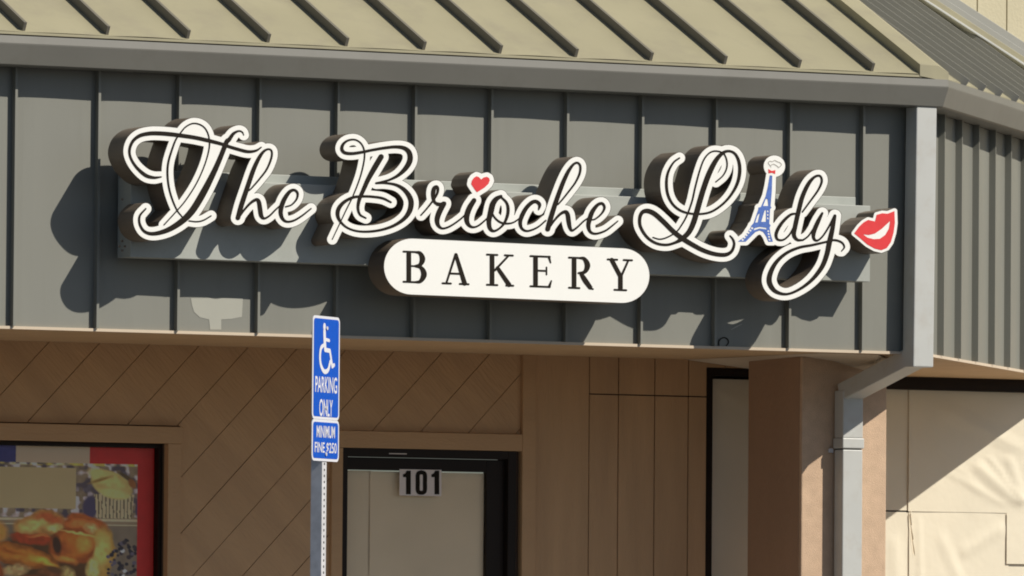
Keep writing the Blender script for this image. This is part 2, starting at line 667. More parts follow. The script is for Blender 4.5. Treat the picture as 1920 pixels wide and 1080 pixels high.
# upper wall: parallel to the front, the chamfered roof dies into it; stepped flashing
def zl(x): return zcham(x, YW)
xa, xb = XH-.05, 9.
xq = onY(1780, 0, YW)                            # wall starts ~.13 above the roof line
XT0, XT1 = -9.5, XH-.05
b = MB()
HI = ZR+5.
for lo, hi, pr_, m in ((-.10, .004, .02, 'hole'), (.006, .020, .100, 'spout'), (.022, .058, .085, 'roof'), (.062, .102, .06, 'gutter2'), (.104, .15, .045, 'gutter2')):  # lowest strip is black: shadow under the flashing lip put into colour
    bb = MB()
    pts = [(xa, zl(xa)+lo), (xb, zl(xb)+lo), (xb, zl(xb)+hi), (xa, zl(xa)+hi)]
    bb.prism(pts, YW-pr_, YW+.02, m)
    bb.build('roof_flashing_and_shade', BLD, bevel=.003)
gp = .183
x0w = onY(1830, 10, YW)[0]
ks = range(-60, 60)
for k in ks:
    u0, u1 = x0w+k*gp+.004, x0w+(k+1)*gp-.004
    if u1 < XL or u0 > xb:
        continue
    lo0 = (zfront(YW) if u0 < XH else zl(u0)) - .02
    lo1 = (zfront(YW) if u1 < XH else zl(u1)) - .02
    b.prism([(u0, lo0), (u1, lo1), (u1, HI), (u0, HI)], YW-.012, YW+.02, 'cream')
b.prism([(XL, ZB+.5), (xb-2, ZB+.02), (xb, ZB+.02), (xb, HI-.01), (XL, HI-.01)], YW+.021, YW+.1, 'groove')
b.build('upper_wall', BLD)

# walls under the overhang
YWL = 1.30                                     # main wall
YWR = 2.70                                     # recessed storefront right of the pier
YP = .54                                       # pier front
def L_(px, py, y=YWL):
    p = onY(px, py, y)
    return p[0], p[2]
ZS = ZB-.004                                   # soffit level
xr_wall = L_(1545, 800)[0]
# openings
wx1, wz1 = L_(311, 832)                        # poster window right / top
dx0, _ = L_(640, 900)
dx1, dz1 = L_(966, 846)
sx0, sz1 = L_(1326, 690)
tx0, _ = L_(976, 800)
tx1, _ = L_(1001, 800)
gx0, _ = L_(1103, 800)
b = MB()
b.box(XL, wx1-2.6, YWL+.02, YWL+.09, 0, ZS+.3, 'groove')
b.box(wx1-2.6, wx1, YWL+.02, YWL+.09, wz1, ZS+.3, 'groove')
b.box(wx1-2.6, wx1, YWL+.02, YWL+.09, 0, .6, 'groove')
b.box(wx1, dx0, YWL+.02, YWL+.09, 0, ZS+.3, 'groove')
b.box(dx0, dx1, YWL+.02, YWL+.09, dz1, ZS+.3, 'groove')
b.box(dx1, sx0, YWL+.02, YWL+.09, 0, ZS+.3, 'groove')
b.box(sx0, xr_wall, YWL+.02, YWL+.09, sz1, ZS+.3, 'groove')
b.build('wall_sheathing', BLD)
# diagonal siding
tw = .075
reg = [(wx1+tw, dx0-.0, 0, ZS), (XL, wx1+tw, wz1+tw+.01, ZS), (dx0, tx0-.001, dz1+.082, ZS), (XL, wx1-2.6-tw, 0, wz1+tw+.01)]
b = MB()
pitch = .262
ax0 = L_(837, 652)[0]+(ZS-ZS)                   # a groove passes here at the soffit
gz = L_(837, 652)[1]
for k in range(-40, 40):
    c0 = ax0-gz+k*pitch                        # X - Z = c
    lo, hi = c0+.0024, c0+pitch-.0024
    strip = [(lo-1, -1), (hi-1, -1), (hi+4, 4), (lo+4, 4)]
    for r in reg:
        pl = clip(strip, r)
        if pl:
            jit = random.uniform(0, .0015)
            b.prism(pl, YWL-.0-jit, YWL+.02, 'siding')
b.build('siding', BLD)
# plain and vertically grooved panels
b = MB()
b.box(tx1+.004, gx0, YWL-.004, YWL+.02, 0, ZS, 'sidingv')
zj = L_(1200, 741)[1]
grx = [gx0+.004, L_(1160, 700)[0], L_(1228, 700)[0], L_(1291, 700)[0], L_(1361, 700)[0]]
while grx[-1] < xr_wall:
    grx.append(grx[-1]+.195)
for a, c in zip(grx[:-1], grx[1:]):
    for z0, z1 in ((0, zj-.003), (zj+.003, ZS)):
        pl = clip([(a+.003, z0), (c-.003, z0), (c-.003, z1), (a+.003, z1)], (gx0, sx0-.004, 0, ZS))
        if pl:
            b.prism(pl, YWL, YWL+.02, 'sidingv')
        pl = clip([(a+.003, z0), (c-.003, z0), (c-.003, z1), (a+.003, z1)], (sx0-.004, xr_wall, sz1+.004, ZS))
        if pl:
            b.prism(pl, YWL, YWL+.02, 'sidingv')
b.build('siding', BLD)
# trim boards
b = MB()
b.box(tx0, tx1, YWL-.022, YWL+.02, 0, ZS, 'trim')
b.build('corner_board', BLD, bevel=.003)
b = MB()
b.box(dx0-.06, tx0-.002, YWL-.024, YWL+.02, dz1+.0, dz1+.08, 'trim')
b.box(dx0-.062, dx0-.002, YWL-.020, YWL+.02, 0, dz1-.001, 'trim')
b.build('door_trim', BLD, bevel=.003)
b = MB()
b.box(wx1-2.7, wx1+tw, YWL-.030, YWL+.02, wz1+.001, wz1+tw+.004, 'trim')
b.box(wx1+.001, wx1+tw-.004, YWL-.024, YWL+.02, .5, wz1, 'trim')
b.box(wx1-2.7, wx1+tw, YWL-.030, YWL+.02, .5, .598, 'trim')
b.build('window_trim', BLD, bevel=.003)

# poster window
def window(x0, x1, z0, z1, y, fw, fd=.05, name='window'):
    wnd = MB()
    wnd.box(x0, x1, y+fd+.26, y+fd+.28, z0, z1, 'inner')
    wnd.box(x0-.01, x0, y+fd, y+fd+.28, z0, z1, 'inner')
    wnd.box(x1, x1+.01, y+fd, y+fd+.28, z0, z1, 'inner')
    o = wnd.build(name, BLD)
    f = MB()
    f.box(x0, x0+fw, y, y+fd, z0, z1, 'dark')
    f.box(x1-fw, x1, y, y+fd, z0, z1, 'dark')
    f.box(x0+fw, x1-fw, y, y+fd, z1-fw, z1, 'dark')
    f.box(x0+fw, x1-fw, y, y+fd, z0, z0+fw, 'dark')
    fo = f.build('frame', o, bevel=.002)
    p = MB()
    p.box(x0+fw, x1-fw, y+fd*.4, y+fd*.4+.006, z0+fw, z1-fw, 'glass')
    p.build('pane', o)
    return o
window(wx1-2.6, wx1, .6, wz1, YWL+.03, .02)
rwx0 = onY(1640, 800, YWR)[0]
rz1 = onY(1800, 709, YWR)[2]
# narrow window left of the pier, then the recessed storefront behind the pier
window(sx0, xr_wall, .5, sz1, YWL+.004, .036, .032)
XB = xr_wall+.3
window(XB+.08, rwx0+3.2, .5, rz1, YWR, .065)
b = MB()
b.box(XB, 8, YWR+.01, YWR+.1, rz1, ZS+.3, 'siding')
b.box(XB, 8, YWR+.01, YWR+.1, 0, .5, 'siding')
b.box(XB, XB+.08, YWR+.01, YWR+.1, .5, rz1, 'siding')
b.box(rwx0+3.2, 8, YWR+.01, YWR+.1, .5, rz1, 'siding')
b.box(xr_wall, XB, YWL+.0, YWR+.1, 0, ZS+.3, 'siding')
b.build('storefront_wall', BLD)

# door
zs0 = .03
DO = MB()
DO.box(dx0+.055, dx1-.10, YWL+.055, YWL+.06, zs0, dz1-.12, 'inner')
door = DO.build('door', BLD)
b = MB()
b.box(dx0, dx0+.028, YWL-.012, YWL+.09, 0, dz1, 'dark')
b.box(dx1-.045, dx1, YWL-.012, YWL+.09, 0, dz1, 'dark')
b.box(dx0+.028, dx1-.045, YWL-.012, YWL+.09, dz1-.04, dz1, 'dark')
b.build('door_frame', door, bevel=.002)
gx_0, gz_1 = L_(652, 880)
gx_1, _ = L_(916, 885)
b = MB()
b.box(dx0+.030, gx_0, YWL+.018, YWL+.05, .02, dz1-.043, 'dark')
b.box(gx_1, dx1-.048, YWL+.018, YWL+.05, .02, dz1-.043, 'dark')
b.box(gx_0, gx_1, YWL+.018, YWL+.05, gz_1, dz1-.043, 'dark')
b.box(gx_0, gx_1, YWL+.018, YWL+.05, .02, .28, 'dark')
b.build('door_stiles', door, bevel=.002)
b = MB()
b.box(gx_0, gx_1, YWL+.030, YWL+.036, .28, gz_1, 'glass')
b.build('pane', door)
b = MB()
b.box(gx_1+.01, gx_1+.035, YWL-.04, YWL+.0, .9, 1.2, 'galv')
b.box(gx_1+.013, gx_1+.032, YWL-.0, YWL+.018, .92, .95, 'galv')
b.box(gx_1+.013, gx_1+.032, YWL-.0, YWL+.018, 1.15, 1.18, 'galv')
b.build('handle', door, bevel=.004)
b = MB()
b.box(*(L_(727, 850)[0], L_(760, 850)[0]), YWL-.0135, YWL-.012, L_(740, 851.5)[1], L_(740, 850)[1], 'sticker')
b.build('closer_label', door)

# number 101
Z6 = lambda x, y: (580+x/2.454, 640+y/2.454)
YN = YWL+.012
num = empty('door_number', onY(790, 905, YN), 'grey sticker with black number 101 at top of the papered door', 'number sticker')
b = MB()
c4 = [onY(*Z6(x, y), YN) for x, y in ((415, 588), (608, 592), (608, 713), (415, 709))]
b.hull8(c4, [c+[0, .0015, 0] for c in c4], 'sticker')
b.build('backing', num)
digs = []
for ox in (0, 131):
    digs += [('poly', [(448+ox, 595), (467+ox, 595), (467+ox, 704), (445+ox, 704), (445+ox, 625), (431+ox, 625), (431+ox, 612), (441+ox, 608)], 0)]
rim = spline([(515, 602, 7.6), (500, 611, 7.8), (499, 650, 8), (500, 689, 7.8), (515, 697, 7.6), (531, 689, 7.8), (532, 650, 8), (531, 611, 7.8), (515, 602, 7.6)], 6)
digs.append(('stroke', rim, 0))
b = MB()
fill(b, shape(digs, .8, .2), lambda x, y: onY(*Z6(x, y), YN-.0012), 'ink')
b.build('digits', num)

# soffit
b = MB()
zt = ZB-.012
XR = UR*LC
b.hull8([(XL, -.018, zt), (TT*.018, -.018, zt), (XR[0]+TT*.018, XR[1]-.018, zt), (XR[0], YWR+2.5, zt), (XL, YWR+2.5, zt)],
        [(XL, -.018, ZB), (TT*.018, -.018, ZB), (XR[0]+TT*.018, XR[1]-.018, ZB), (XR[0], YWR+2.5, ZB), (XL, YWR+2.5, ZB)], 'soffit')
b.build('soffit', BLD)
b = MB()
for oo in (0,):
    q0 = [np.array([XL, -.0195, 0]), np.array([TT*.0195, -.0195, 0])]
    q1 = [np.array([XL, -.0185, 0]), np.array([TT*.0185, -.0185, 0])]
    for a_, c_, d_, e_ in ((q0[0], q0[1], q1[1], q1[0]), (q0[1], q0[1]+XR, q1[1]+XR, q1[1])):
        b.hull8([v+[0, 0, zt-.0005] for v in (a_, c_, d_, e_)], [v+[0, 0, ZB+.0005] for v in (a_, c_, d_, e_)], 'edge')
b.build('soffit_edge', BLD)

b = MB()
wa = L_(1286, 662)
wb = L_(1420, 694)
zq = zt-.0015
f1, b0 = (wb[0]-.1, .08, zq), (wa[0], YWL-.004, zq)
b1, b2, f2 = (wb[0], YWL-.004, wb[1]), (wb[0]+.6, YWL-.004, wb[1]-.14), (wb[0]+.3, .5, zq-.03)
b.poly([(wa[0], .08, zq), f1, b0], 'edge')
b.poly([f1, b1, b0], 'edge')
b.poly([f1, f2, b2, b1], 'edge')
b.build('soffit_return', BLD)
b = MB()
b.box(XL, -.02, .012, .05, ZB+.001, ZB+HT+.1, 'inner')
b.build('fascia_backing', BLD)

# pier
pA = onY(1503, 900, YP)
pB = onY(1662, 900, YP)
b = MB()
b.box(pA[0], pB[0], YP, YP+.025, 0, zt-.001, 'stucco')
b.box(pA[0]-.0, pB[0], YP+.0251, YP+.48, 0, zt-.001, 'pierside')
b.build('pier', BLD, bevel=.006)

# downspout: drop from the gutter corner, sloping leader, lower drop on the pier
def tube(mb, a, c, wx, wy, m):
    """rectangular tube between two centre points with horizontal-ish cross axes"""
    a, c = np.array(a, float), np.array(c, float)
    d = c-a
    d /= np.linalg.norm(d)
    if abs(d[2]) > .8:
        ux, uy = np.array([1, 0, 0.]), np.array([0, 1, 0.])
    else:
        ux = np.cross(d, [0, 0, 1])
        ux /= np.linalg.norm(ux)
        uy = np.cross(ux, d)
    q = lambda p: [p+ux*sx_*wx/2+uy*sy_*wy/2 for sx_, sy_ in ((-1, -1), (1, -1), (1, 1), (-1, 1))]
    mb.hull8(q(a), q(c), m)
YS = -.122
s0, s1 = onY(1719, 210, YS), onY(1757, 210, YS)
e0, e1 = onY(1713, 688, YS), onY(1750, 688, YS)
wS = s1[0]-s0[0]
dS = .095
b = MB()
top = np.array([(s0[0]+s1[0])/2, YS+dS/2, ZB+HT+.003])
bot_ = np.array([(e0[0]+e1[0])/2, YS+dS/2, e0[2]])
q = lambda p: [p+np.array([x*wS/2, y*dS/2, 0]) for x, y in ((-1, -1), (1, -1), (1, 1), (-1, 1))]
b.hull8(q(top), q(bot_), 'spout')
pl0, pl1 = onY(1580, 960, YP-.088), onY(1617, 960, YP-.088)
cx = (pl0[0]+pl1[0])/2
wP = pl1[0]-pl0[0]
zl0 = onY(1598, 740, YP-.088)[2]
b.build('downspout', BLD, bevel=.006)
b = MB()
la = bot_+np.array([0, .03, .045])
lb = np.array([cx, YP-.04, zl0+.01])
tube(b, la, lb, wS*.95, .085, 'spout')
b.build('downspout', BLD, bevel=.005)
b = MB()
b.box(cx-wP/2, cx+wP/2, YP-.088, YP-.012, .12, onY(1598, 843, YP-.09)[2], 'spout')
zc = onY(1598, 841, YP-.09)[2]
b.box(cx-wP/2-.005, cx+wP/2+.005, YP-.095, YP-.006, zc, zc+.05, 'spout')
b.box(cx-wP/2-.001, cx+wP/2+.001, YP-.089, YP-.011, zc+.05, zl0+.02, 'spout')
b.build('downspout', BLD, bevel=.005)
b = MB()
b.box(cx-wP/2+.004, cx+wP/2-.004, YP-.084, YP-.016, zc-.0045, zc-.0003, 'hole')
b.box(cx-wP/2-.03, cx-wP/2-.0055, YP-.012, YP-.003, zc-.02, zc+.0, 'galv')
b.box(cx+wP/2+.0055, cx+wP/2+.02, YP-.012, YP-.003, zc-.02, zc+.0, 'galv')
b.build('spout_strap', BLD)

# ================================================================== SIGN
SGN = empty('channel_letter_sign', (-3, 0, ZB+.3), 'illuminated channel letter shop sign reading The Brioche Lady Bakery on grey raceway', 'shop sign')
YR0, YR1 = -.158, -.300
b = MB()
c = [onY(246, 330, YR0), onY(1632, 388.5, YR0), onY(1632, 528.5, YR0), onY(246, 482, YR0)]
zt0, zt1 = (c[0][2]+c[1][2])/2, (c[2][2]+c[3][2])/2
X0, X1 = c[0][0], c[1][0]
b.box(X0, X1, YR0, -.040, zt1, zt0, 'race')
b.box(X0, X1-.006, -.040, -.035, zt1-.0, zt0+.045, 'race')
b.build('raceway', SGN, bevel=.002)
b = MB()
for x_, y_ in ((229, 374), (229, 452), (234, 462), (224, 462), (229, 470)):
    p = onY(x_, y_, YR0-.001)
    k = [(p[0]+.006*math.cos(a_), p[2]+.006*math.sin(a_)) for a_ in np.linspace(0, 2*math.pi, 9)[:-1]]
    b = MB()
    b.prism(k, YR0-.003, YR0-.0005, 'ret')
    b.build('screw', SGN)


def tf(ox, oy, s):
    return lambda pts: [(ox+p[0]/s, oy+p[1]/s, p[2]) for p in pts]
R1, R2, R3, R4, R5, R6, R7 = (tf(200, 200, 3.858), tf(400, 220, 4.5), tf(600, 230, 4.321), tf(780, 290, 6.355),
                              tf(940, 270, 5.4), tf(1170, 250, 4.152), tf(1380, 270, 3.375))
TH, BR, LA = [], [], []
# T
TH.append(R1([(395, 508, .8), (340, 513, 2), (280, 495, 2.6), (215, 437, 2.0), (174, 370, 1.7), (166, 310, 1.9), (190, 250, 2.2), (240, 210, 2.6),
              (310, 194, 2.9), (380, 193, 3), (460, 199, 3), (540, 209, 2.9), (640, 224, 2.8), (740, 246, 2.7)])
          + R2([(75, 226, 2.3), (130, 246, 2.2), (200, 267, 2.3), (290, 289, 2.2), (360, 281, 1.6), (405, 252, .7)]))
TH.append(R1([(415, 855, .7), (500, 762, .8), (570, 680, .8), (650, 555, .8), (710, 420, .8), (742, 300, .9), (740, 220, .9), (715, 160, .9), (672, 128, .9),
              (620, 122, .9), (570, 148, .9), (535, 190, .9), (500, 240, 1.1), (470, 320, 1.3), (447, 400, 1.4), (440, 480, 1.4), (450, 580, 1.3),
              (475, 670, 1.2), (510, 750, 1), (545, 795, .8)]))
TH.append(R2([(257, 150, .5), (245, 125, .9), (215, 115, 1.2), (170, 138, 2.2), (132, 190, 3)]) +
          R1([(868, 255, 3.4), (830, 350, 3.5), (780, 465, 4), (700, 622, 5), (620, 752, 5), (540, 832, 4.5), (440, 893, 3.6), (340, 919, 2.7),
              (275, 903, 2), (240, 850, 1.7), (240, 790, 1.5), (283, 738, 1)]))
TH.append(R1([(596, 826, .8), (650, 832, .9), (700, 822, .9), (755, 790, .8)]))
# h e
TH.append(R2([(208, 848, 3.4), (238, 740, 3.6), (288, 590, 3.4), (340, 440, 3.2), (390, 335, 2.6), (430, 284, 1.8), (470, 268, 1.2), (494, 290, 1.3),
              (488, 350, 1.4), (450, 440, 1.3), (390, 520, 1.2), (330, 590, 1), (302, 618, .8)]))
TH.append(R2([(215, 840, 1.8), (270, 770, 1.5), (320, 718, 1.9), (365, 694, 2.3), (385, 715, 3), (395, 775, 3.3), (405, 830, 3), (430, 853, 1.6), (475, 830, 1.2),
              (520, 785, 1.1), (568, 740, 1)]))
TH.append(R2([(610, 755, .9), (660, 738, 1), (703, 690, 1.3), (711, 640, 1.7), (682, 613, 1.9), (640, 632, 2.6), (595, 700, 3.3), (570, 780, 3.3), (577, 840, 2.6),
              (612, 878, 1.7), (670, 874, 1.4), (740, 836, 1.2), (825, 770, .8)]))
# B
BR.append(R3([(100, 945, .5), (150, 840, .6), (210, 712, .7), (265, 600, .8), (320, 460, .9), (350, 350, 1), (362, 265, 1), (355, 210, 1), (330, 165, 1), (285, 138, 1.1),
              (230, 143, 1.4), (190, 172, 2), (177, 212, 2.4), (200, 243, 2.3), (260, 250, 2.2), (340, 239, 2), (420, 222, 1.9), (520, 205, 2), (610, 196, 2.2),
              (680, 205, 2.8), (722, 240, 3.6), (730, 300, 4), (700, 362, 3.6), (640, 422, 2.4), (570, 460, 1.6), (500, 481, 1.5), (455, 490, 1.4)]))
BR.append(R3([(455, 490, 1.4), (530, 489, 1.5), (620, 505, 2), (690, 550, 3), (735, 622, 3.8), (732, 700, 3.8), (690, 770, 3), (610, 828, 2.2), (510, 865, 1.8),
              (400, 882, 1.6), (300, 878, 1.4), (220, 850, 1.4), (165, 800, 1.8), (143, 745, 2.8), (155, 690, 3), (200, 640, 2.4), (270, 605, 1.9), (350, 597, 1.7),
              (430, 600, 1.7), (510, 613, 1.7), (575, 645, 1.2)]))
BR.append(R3([(495, 277, 4), (440, 370, 4), (390, 460, 3.4), (350, 550, 3), (320, 620, 2.6), (308, 690, 2), (325, 745, 1.5), (372, 773, 1)]))
# r i
BR.append(R4([(60, 720, 1), (130, 642, 1.1), (200, 552, 1.3), (248, 475, 1.6), (262, 415, 2), (248, 385, 2.4), (218, 400, 3), (205, 455, 3.2), (207, 520, 2.6),
              (228, 572, 2), (275, 592, 2.6)]))
BR.append(R4([(330, 588, 3.8), (300, 640, 4), (268, 710, 4), (252, 780, 3.6), (265, 840, 2.6), (310, 878, 1.5), (380, 865, 1.3), (460, 820, 1.2), (540, 760, 1.1), (590, 712, 1)]))
BR.append(R4([(255, 596, 1.8), (340, 580, 2.6)]))
BR.append(R4([(692, 545, 3.4), (640, 630, 4), (608, 720, 4), (608, 795, 3.4), (640, 848, 2.2), (690, 864, 1.4), (750, 842, 1.2), (825, 780, 1.1), (880, 725, 1)]))
# o
BR.append(R4([(1012, 497, 2.3), (955, 530, 3.6), (915, 590, 4.2), (893, 680, 4.2), (872, 770, 3.6), (872, 840, 3.2), (890, 890, 2.6), (930, 910, 1.7), (990, 882, 1.4),
              (1050, 820, 1.7), (1090, 725, 2.2), (1098, 640, 2.2), (1078, 570, 1.8), (1025, 515, 1.4)]))
BR.append(R4([(905, 690, 1.2), (935, 745, 1.3), (985, 793, 1.4), (1040, 817, 1.4), (1110, 820, 1.2), (1170, 803, 1), (1240, 755, 1)]))
# c
BR.append(R5([(378, 665, .8), (388, 615, 2.4), (355, 583, 2.6), (310, 592, 2.8), (255, 645, 3), (212, 720, 3.2), (192, 790, 2.8), (205, 850, 2), (250, 880, 1.5), (310, 870, 1.3),
              (380, 835, 1.1), (450, 775, 1)]))
# h
BR.append(R5([(470, 862, 3.6), (492, 780, 3.7), (532, 650, 3.5), (580, 510, 3.3), (630, 380, 3.1), (680, 275, 2.6), (730, 207, 1.8), (772, 190, 1.5), (800, 225, 1.6),
              (793, 300, 1.6), (750, 390, 1.3), (690, 472, 1.2), (620, 560, 1.1), (575, 612, .9)]))
BR.append(R5([(478, 855, 1.5), (540, 770, 1.5), (600, 707, 1.9), (650, 687, 2.6), (672, 715, 3.2), (682, 780, 3.3), (695, 845, 2.6), (718, 876, 1.6), (770, 842, 1.2),
              (830, 785, 1.1), (885, 745, 1)]))
# e
BR.append(R5([(895, 770, .9), (950, 760, 1), (1015, 705, 1.3), (1045, 645, 1.8), (1022, 603, 2), (975, 617, 2.4), (922, 685, 3.2), (893, 765, 3.4), (882, 830, 3),
              (903, 890, 2), (960, 908, 1.5), (1050, 880, 1.3), (1120, 830, 1.1), (1180, 780, .7)]))
# L
LA.append(R6([(432, 192, 1), (385, 228, 1.3), (345, 300, 1.7), (331, 380, 2), (340, 470, 2), (375, 545, 1.8), (430, 595, 1.7), (500, 621, 1.5), (590, 628, 1.4),
              (680, 610, 1.5), (770, 550, 1.6), (840, 470, 1.9), (886, 380, 2.3), (902, 290, 2.4), (892, 210, 2.2), (860, 155, 1.8), (810, 138, 1.8), (760, 160, 2.6),
              (710, 220, 3.5), (660, 320, 4), (620, 430, 4), (590, 530, 4), (565, 620, 4), (540, 700, 4), (505, 770, 3.8), (455, 818, 3.4), (400, 850, 2), (330, 868, 1.8),
              (250, 855, 1.9), (180, 808, 2), (130, 730, 2.2), (123, 662, 2.4), (143, 615, 2.8), (185, 604, 3.4), (240, 628, 3.6), (310, 690, 3.6), (380, 760, 3.5),
              (450, 815, 3.6), (530, 865, 3.4), (620, 912, 3.2), (710, 940, 3), (790, 945, 2.8), (838, 918, 2.2), (858, 865, 1.8), (848, 825, 1.5), (826, 798, 1)]))
LA.append(R6([(715, 378, .8), (770, 330, .9), (800, 270, 1), (800, 210, 1), (775, 157, 1), (720, 138, 1), (670, 150, 1), (625, 200, 1), (590, 290, 1.1), (555, 420, 1.2),
              (530, 530, 1.2), (490, 640, 1.1), (450, 712, 1), (410, 765, .9), (340, 808, .9), (280, 824, .9), (225, 810, .7)]))
# d
LA.append(R7([(392, 440, 1), (345, 448, 1.8), (290, 500, 2.3), (256, 562, 2.4), (262, 602, 1.7), (300, 606, 1.3), (340, 572, 1.2), (372, 515, 1.3)]))
LA.append(R7([(424, 608, 1.2), (388, 606, 2), (367, 575, 3), (375, 520, 3.3), (395, 430, 3.3), (420, 335, 3.2), (460, 250, 2.8), (500, 207, 1.8), (533, 203, 1.5),
              (543, 237, 1.6), (520, 292, 1.4), (470, 362, 1.2), (420, 430, 1)]))
LA.append(R7([(424, 608, 1.2), (460, 580, 1.1), (500, 520, 1.1), (530, 470, 1)]))
# y
LA.append(R7([(546, 438, 1.6), (520, 490, 3), (495, 550, 3.2), (492, 595, 2.2), (514, 611, 1.4), (550, 582, 1.2), (590, 520, 1.3), (625, 452, 1.6)]))
LA.append(R7([(626, 455, 2.2), (610, 540, 3.3), (592, 620, 3.8), (575, 700, 3.6), (543, 780, 3.3), (480, 860, 2.6), (400, 920, 1.9), (320, 950, 1.7), (250, 932, 2.8),
              (213, 880, 3.8), (217, 820, 3.6), (255, 748, 2.8), (320, 690, 2.2), (400, 655, 1.9), (480, 640, 1.7), (560, 622, 1.5), (620, 608, 1.5), (668, 622, 1.4),
              (686, 652, 1.1), (668, 678, .6)]))
P2 = lambda R, pts: [(p[0], p[1]) for p in R([(x, y, 0) for x, y in pts])]
heart = P2(R4, [(658, 350), (666, 310), (690, 275), (722, 256), (752, 268), (776, 296), (805, 272), (845, 262), (872, 278), (880, 310), (862, 350), (818, 392), (760, 428), (728, 448),
                (700, 415)])
tower = P2(R7, [(214, 198), (230, 200), (227, 300), (219, 395), (226, 402), (216, 412), (211, 505), (220, 515), (213, 528), (218, 565), (234, 618), (205, 618), (192, 585), (172, 556),
                (150, 547), (125, 556), (100, 580), (62, 618), (12, 618), (55, 585), (92, 530), (98, 515), (112, 500), (142, 412), (142, 402), (158, 398), (188, 330), (202, 270)])
lips = P2(R7, [(748, 566), (780, 522), (806, 497), (836, 480), (880, 490), (890, 448), (925, 438), (960, 441), (1003, 424), (1006, 500), (998, 560), (980, 622), (955, 658), (920, 672),
               (878, 662), (830, 635), (790, 600)])
G = 9.2
face = lambda x, y: onY(x, y, YR1)
back = lambda x, y: onY(x, y, YR1) + np.array([0, YR0-YR1-.001, 0])
ink = lambda x, y: onY(x, y, YR1-.0027)

def can(name, items, label=None):
    s = shape(items, .5, .12)
    sg = shape([(k, p, g_+(.9 if k != 'cut' else 0)) for k, p, g_ in items], .5, .12)
    m = MB()
    sides(m, sg, face, back, 'ret')
    fill(m, sg, back, 'ret')
    fill(m, sg, lambda x, y: onY(x, y, YR1), 'cap')
    o = m.build(name, SGN)
    if label:
        o['label'] = label
    f = MB()
    fill(f, s, lambda x, y: onY(x, y, YR1-.0015), 'white')
    f.build('letter_face', o)
    return o
def art(name, items, parent, m, h=.3, tol=.06, fn=ink):
    f = MB()
    fill(f, shape(items, h, tol), fn, m)
    return f.build(name, parent)

cT = can('channel_letters', [('stroke', spline(s), G) for s in TH]+[('stroke', [(362, 244, 7), (371, 245, 7)], 0), ('stroke', [(404, 278, 6), (402, 290, 6)], 0)], 'word The in script')
art('script_lettering', [('stroke', spline(s), .35) for s in TH], cT, 'ink')
cB = can('channel_letters', [('stroke', spline(s), G) for s in BR]+[('poly', heart, 8)], 'word Brioche in script with red heart')
art('script_lettering', [('stroke', spline(s), .35) for s in BR], cB, 'ink')
art('heart', [('poly', heart, 0)], cB, 'red')
LW = [('stroke', spline(s), G) for s in LA]
hatc = R7([(243, 140, 20), (243, 141, 20)])
LW += [('poly', P2(R6, [(150, 640), (250, 660), (370, 770), (330, 830), (200, 805), (140, 720)]), 0)]
LW += [('poly', tower, 7), ('stroke', hatc, 0), ('stroke', R7([(640, 650, 9), (660, 670, 9)]), 3)]
cL = can('channel_letters', LW, 'word Lady in script with blue tower as letter A')
art('script_lettering', [('stroke', spline(s), .35) for s in LA], cL, 'ink')
# tower with lattice openings
cuts = [P2(R7, c_) for c_ in (
    [(160, 492), (182, 420), (190, 418), (190, 492)],
    [(171, 392), (190, 345), (200, 350), (205, 392)],
    [(122, 497), (135, 455), (146, 440), (150, 442), (138, 496)],
    [(118, 532), (150, 524), (192, 530), (196, 540), (150, 534), (112, 546)],
)]
items = [('poly', tower, 0)]+[('cut', c_, 0) for c_ in cuts]
for i in range(6):                                 # leg lattice
    x = 34+i*12
    y = 606-i*14.5
    items.append(('cut', P2(R7, [(x, y), (x+8, y-10), (x+19, y-1), (x+8, y+7)]), 0))
for i in range(4):
    y = 605-i*18
    x = 213-i*2.5
    items.append(('cut', P2(R7, [(x-8, y), (x, y-8), (x+8, y), (x, y+7)]), 0))
for i in range(3):
    y = 470-i*22
    items.append(('cut', P2(R7, [(196, y), (202, y-9), (208, y), (202, y+8)]), 0))
art('tower_emblem', items, cL, 'blue', .2, .05)
art('bow_tie', [('poly', P2(R7, [(204, 158), (226, 170), (250, 165), (248, 190), (228, 182), (206, 186)]), 0)], cL, 'red')
hat = [spline(R7([(222, 146, .5), (212, 132, .6), (204, 120, .6), (214, 109, .6), (230, 112, .5), (245, 104, .6), (262, 112, .6), (278, 118, .6), (288, 130, .6), (280, 142, .6), (268, 150, .5)])),
       spline(R7([(222, 134, .5), (238, 128, .6), (258, 138, .6), (270, 150, .5)]))]
art('chef_hat', [('stroke', s, 0) for s in hat], cL, 'grey_ink', .25, .05)
# lips
cP = can('lips_emblem', [('poly', lips, 5)], 'red lips beside the script word')
mouth = P2(R7, [(804, 571), (840, 576), (880, 566), (922, 537), (976, 487), (968, 535), (945, 575), (910, 600), (870, 602), (832, 592)])
art('lips', [('poly', lips, 0), ('cut', mouth, 0)], cP, 'red')
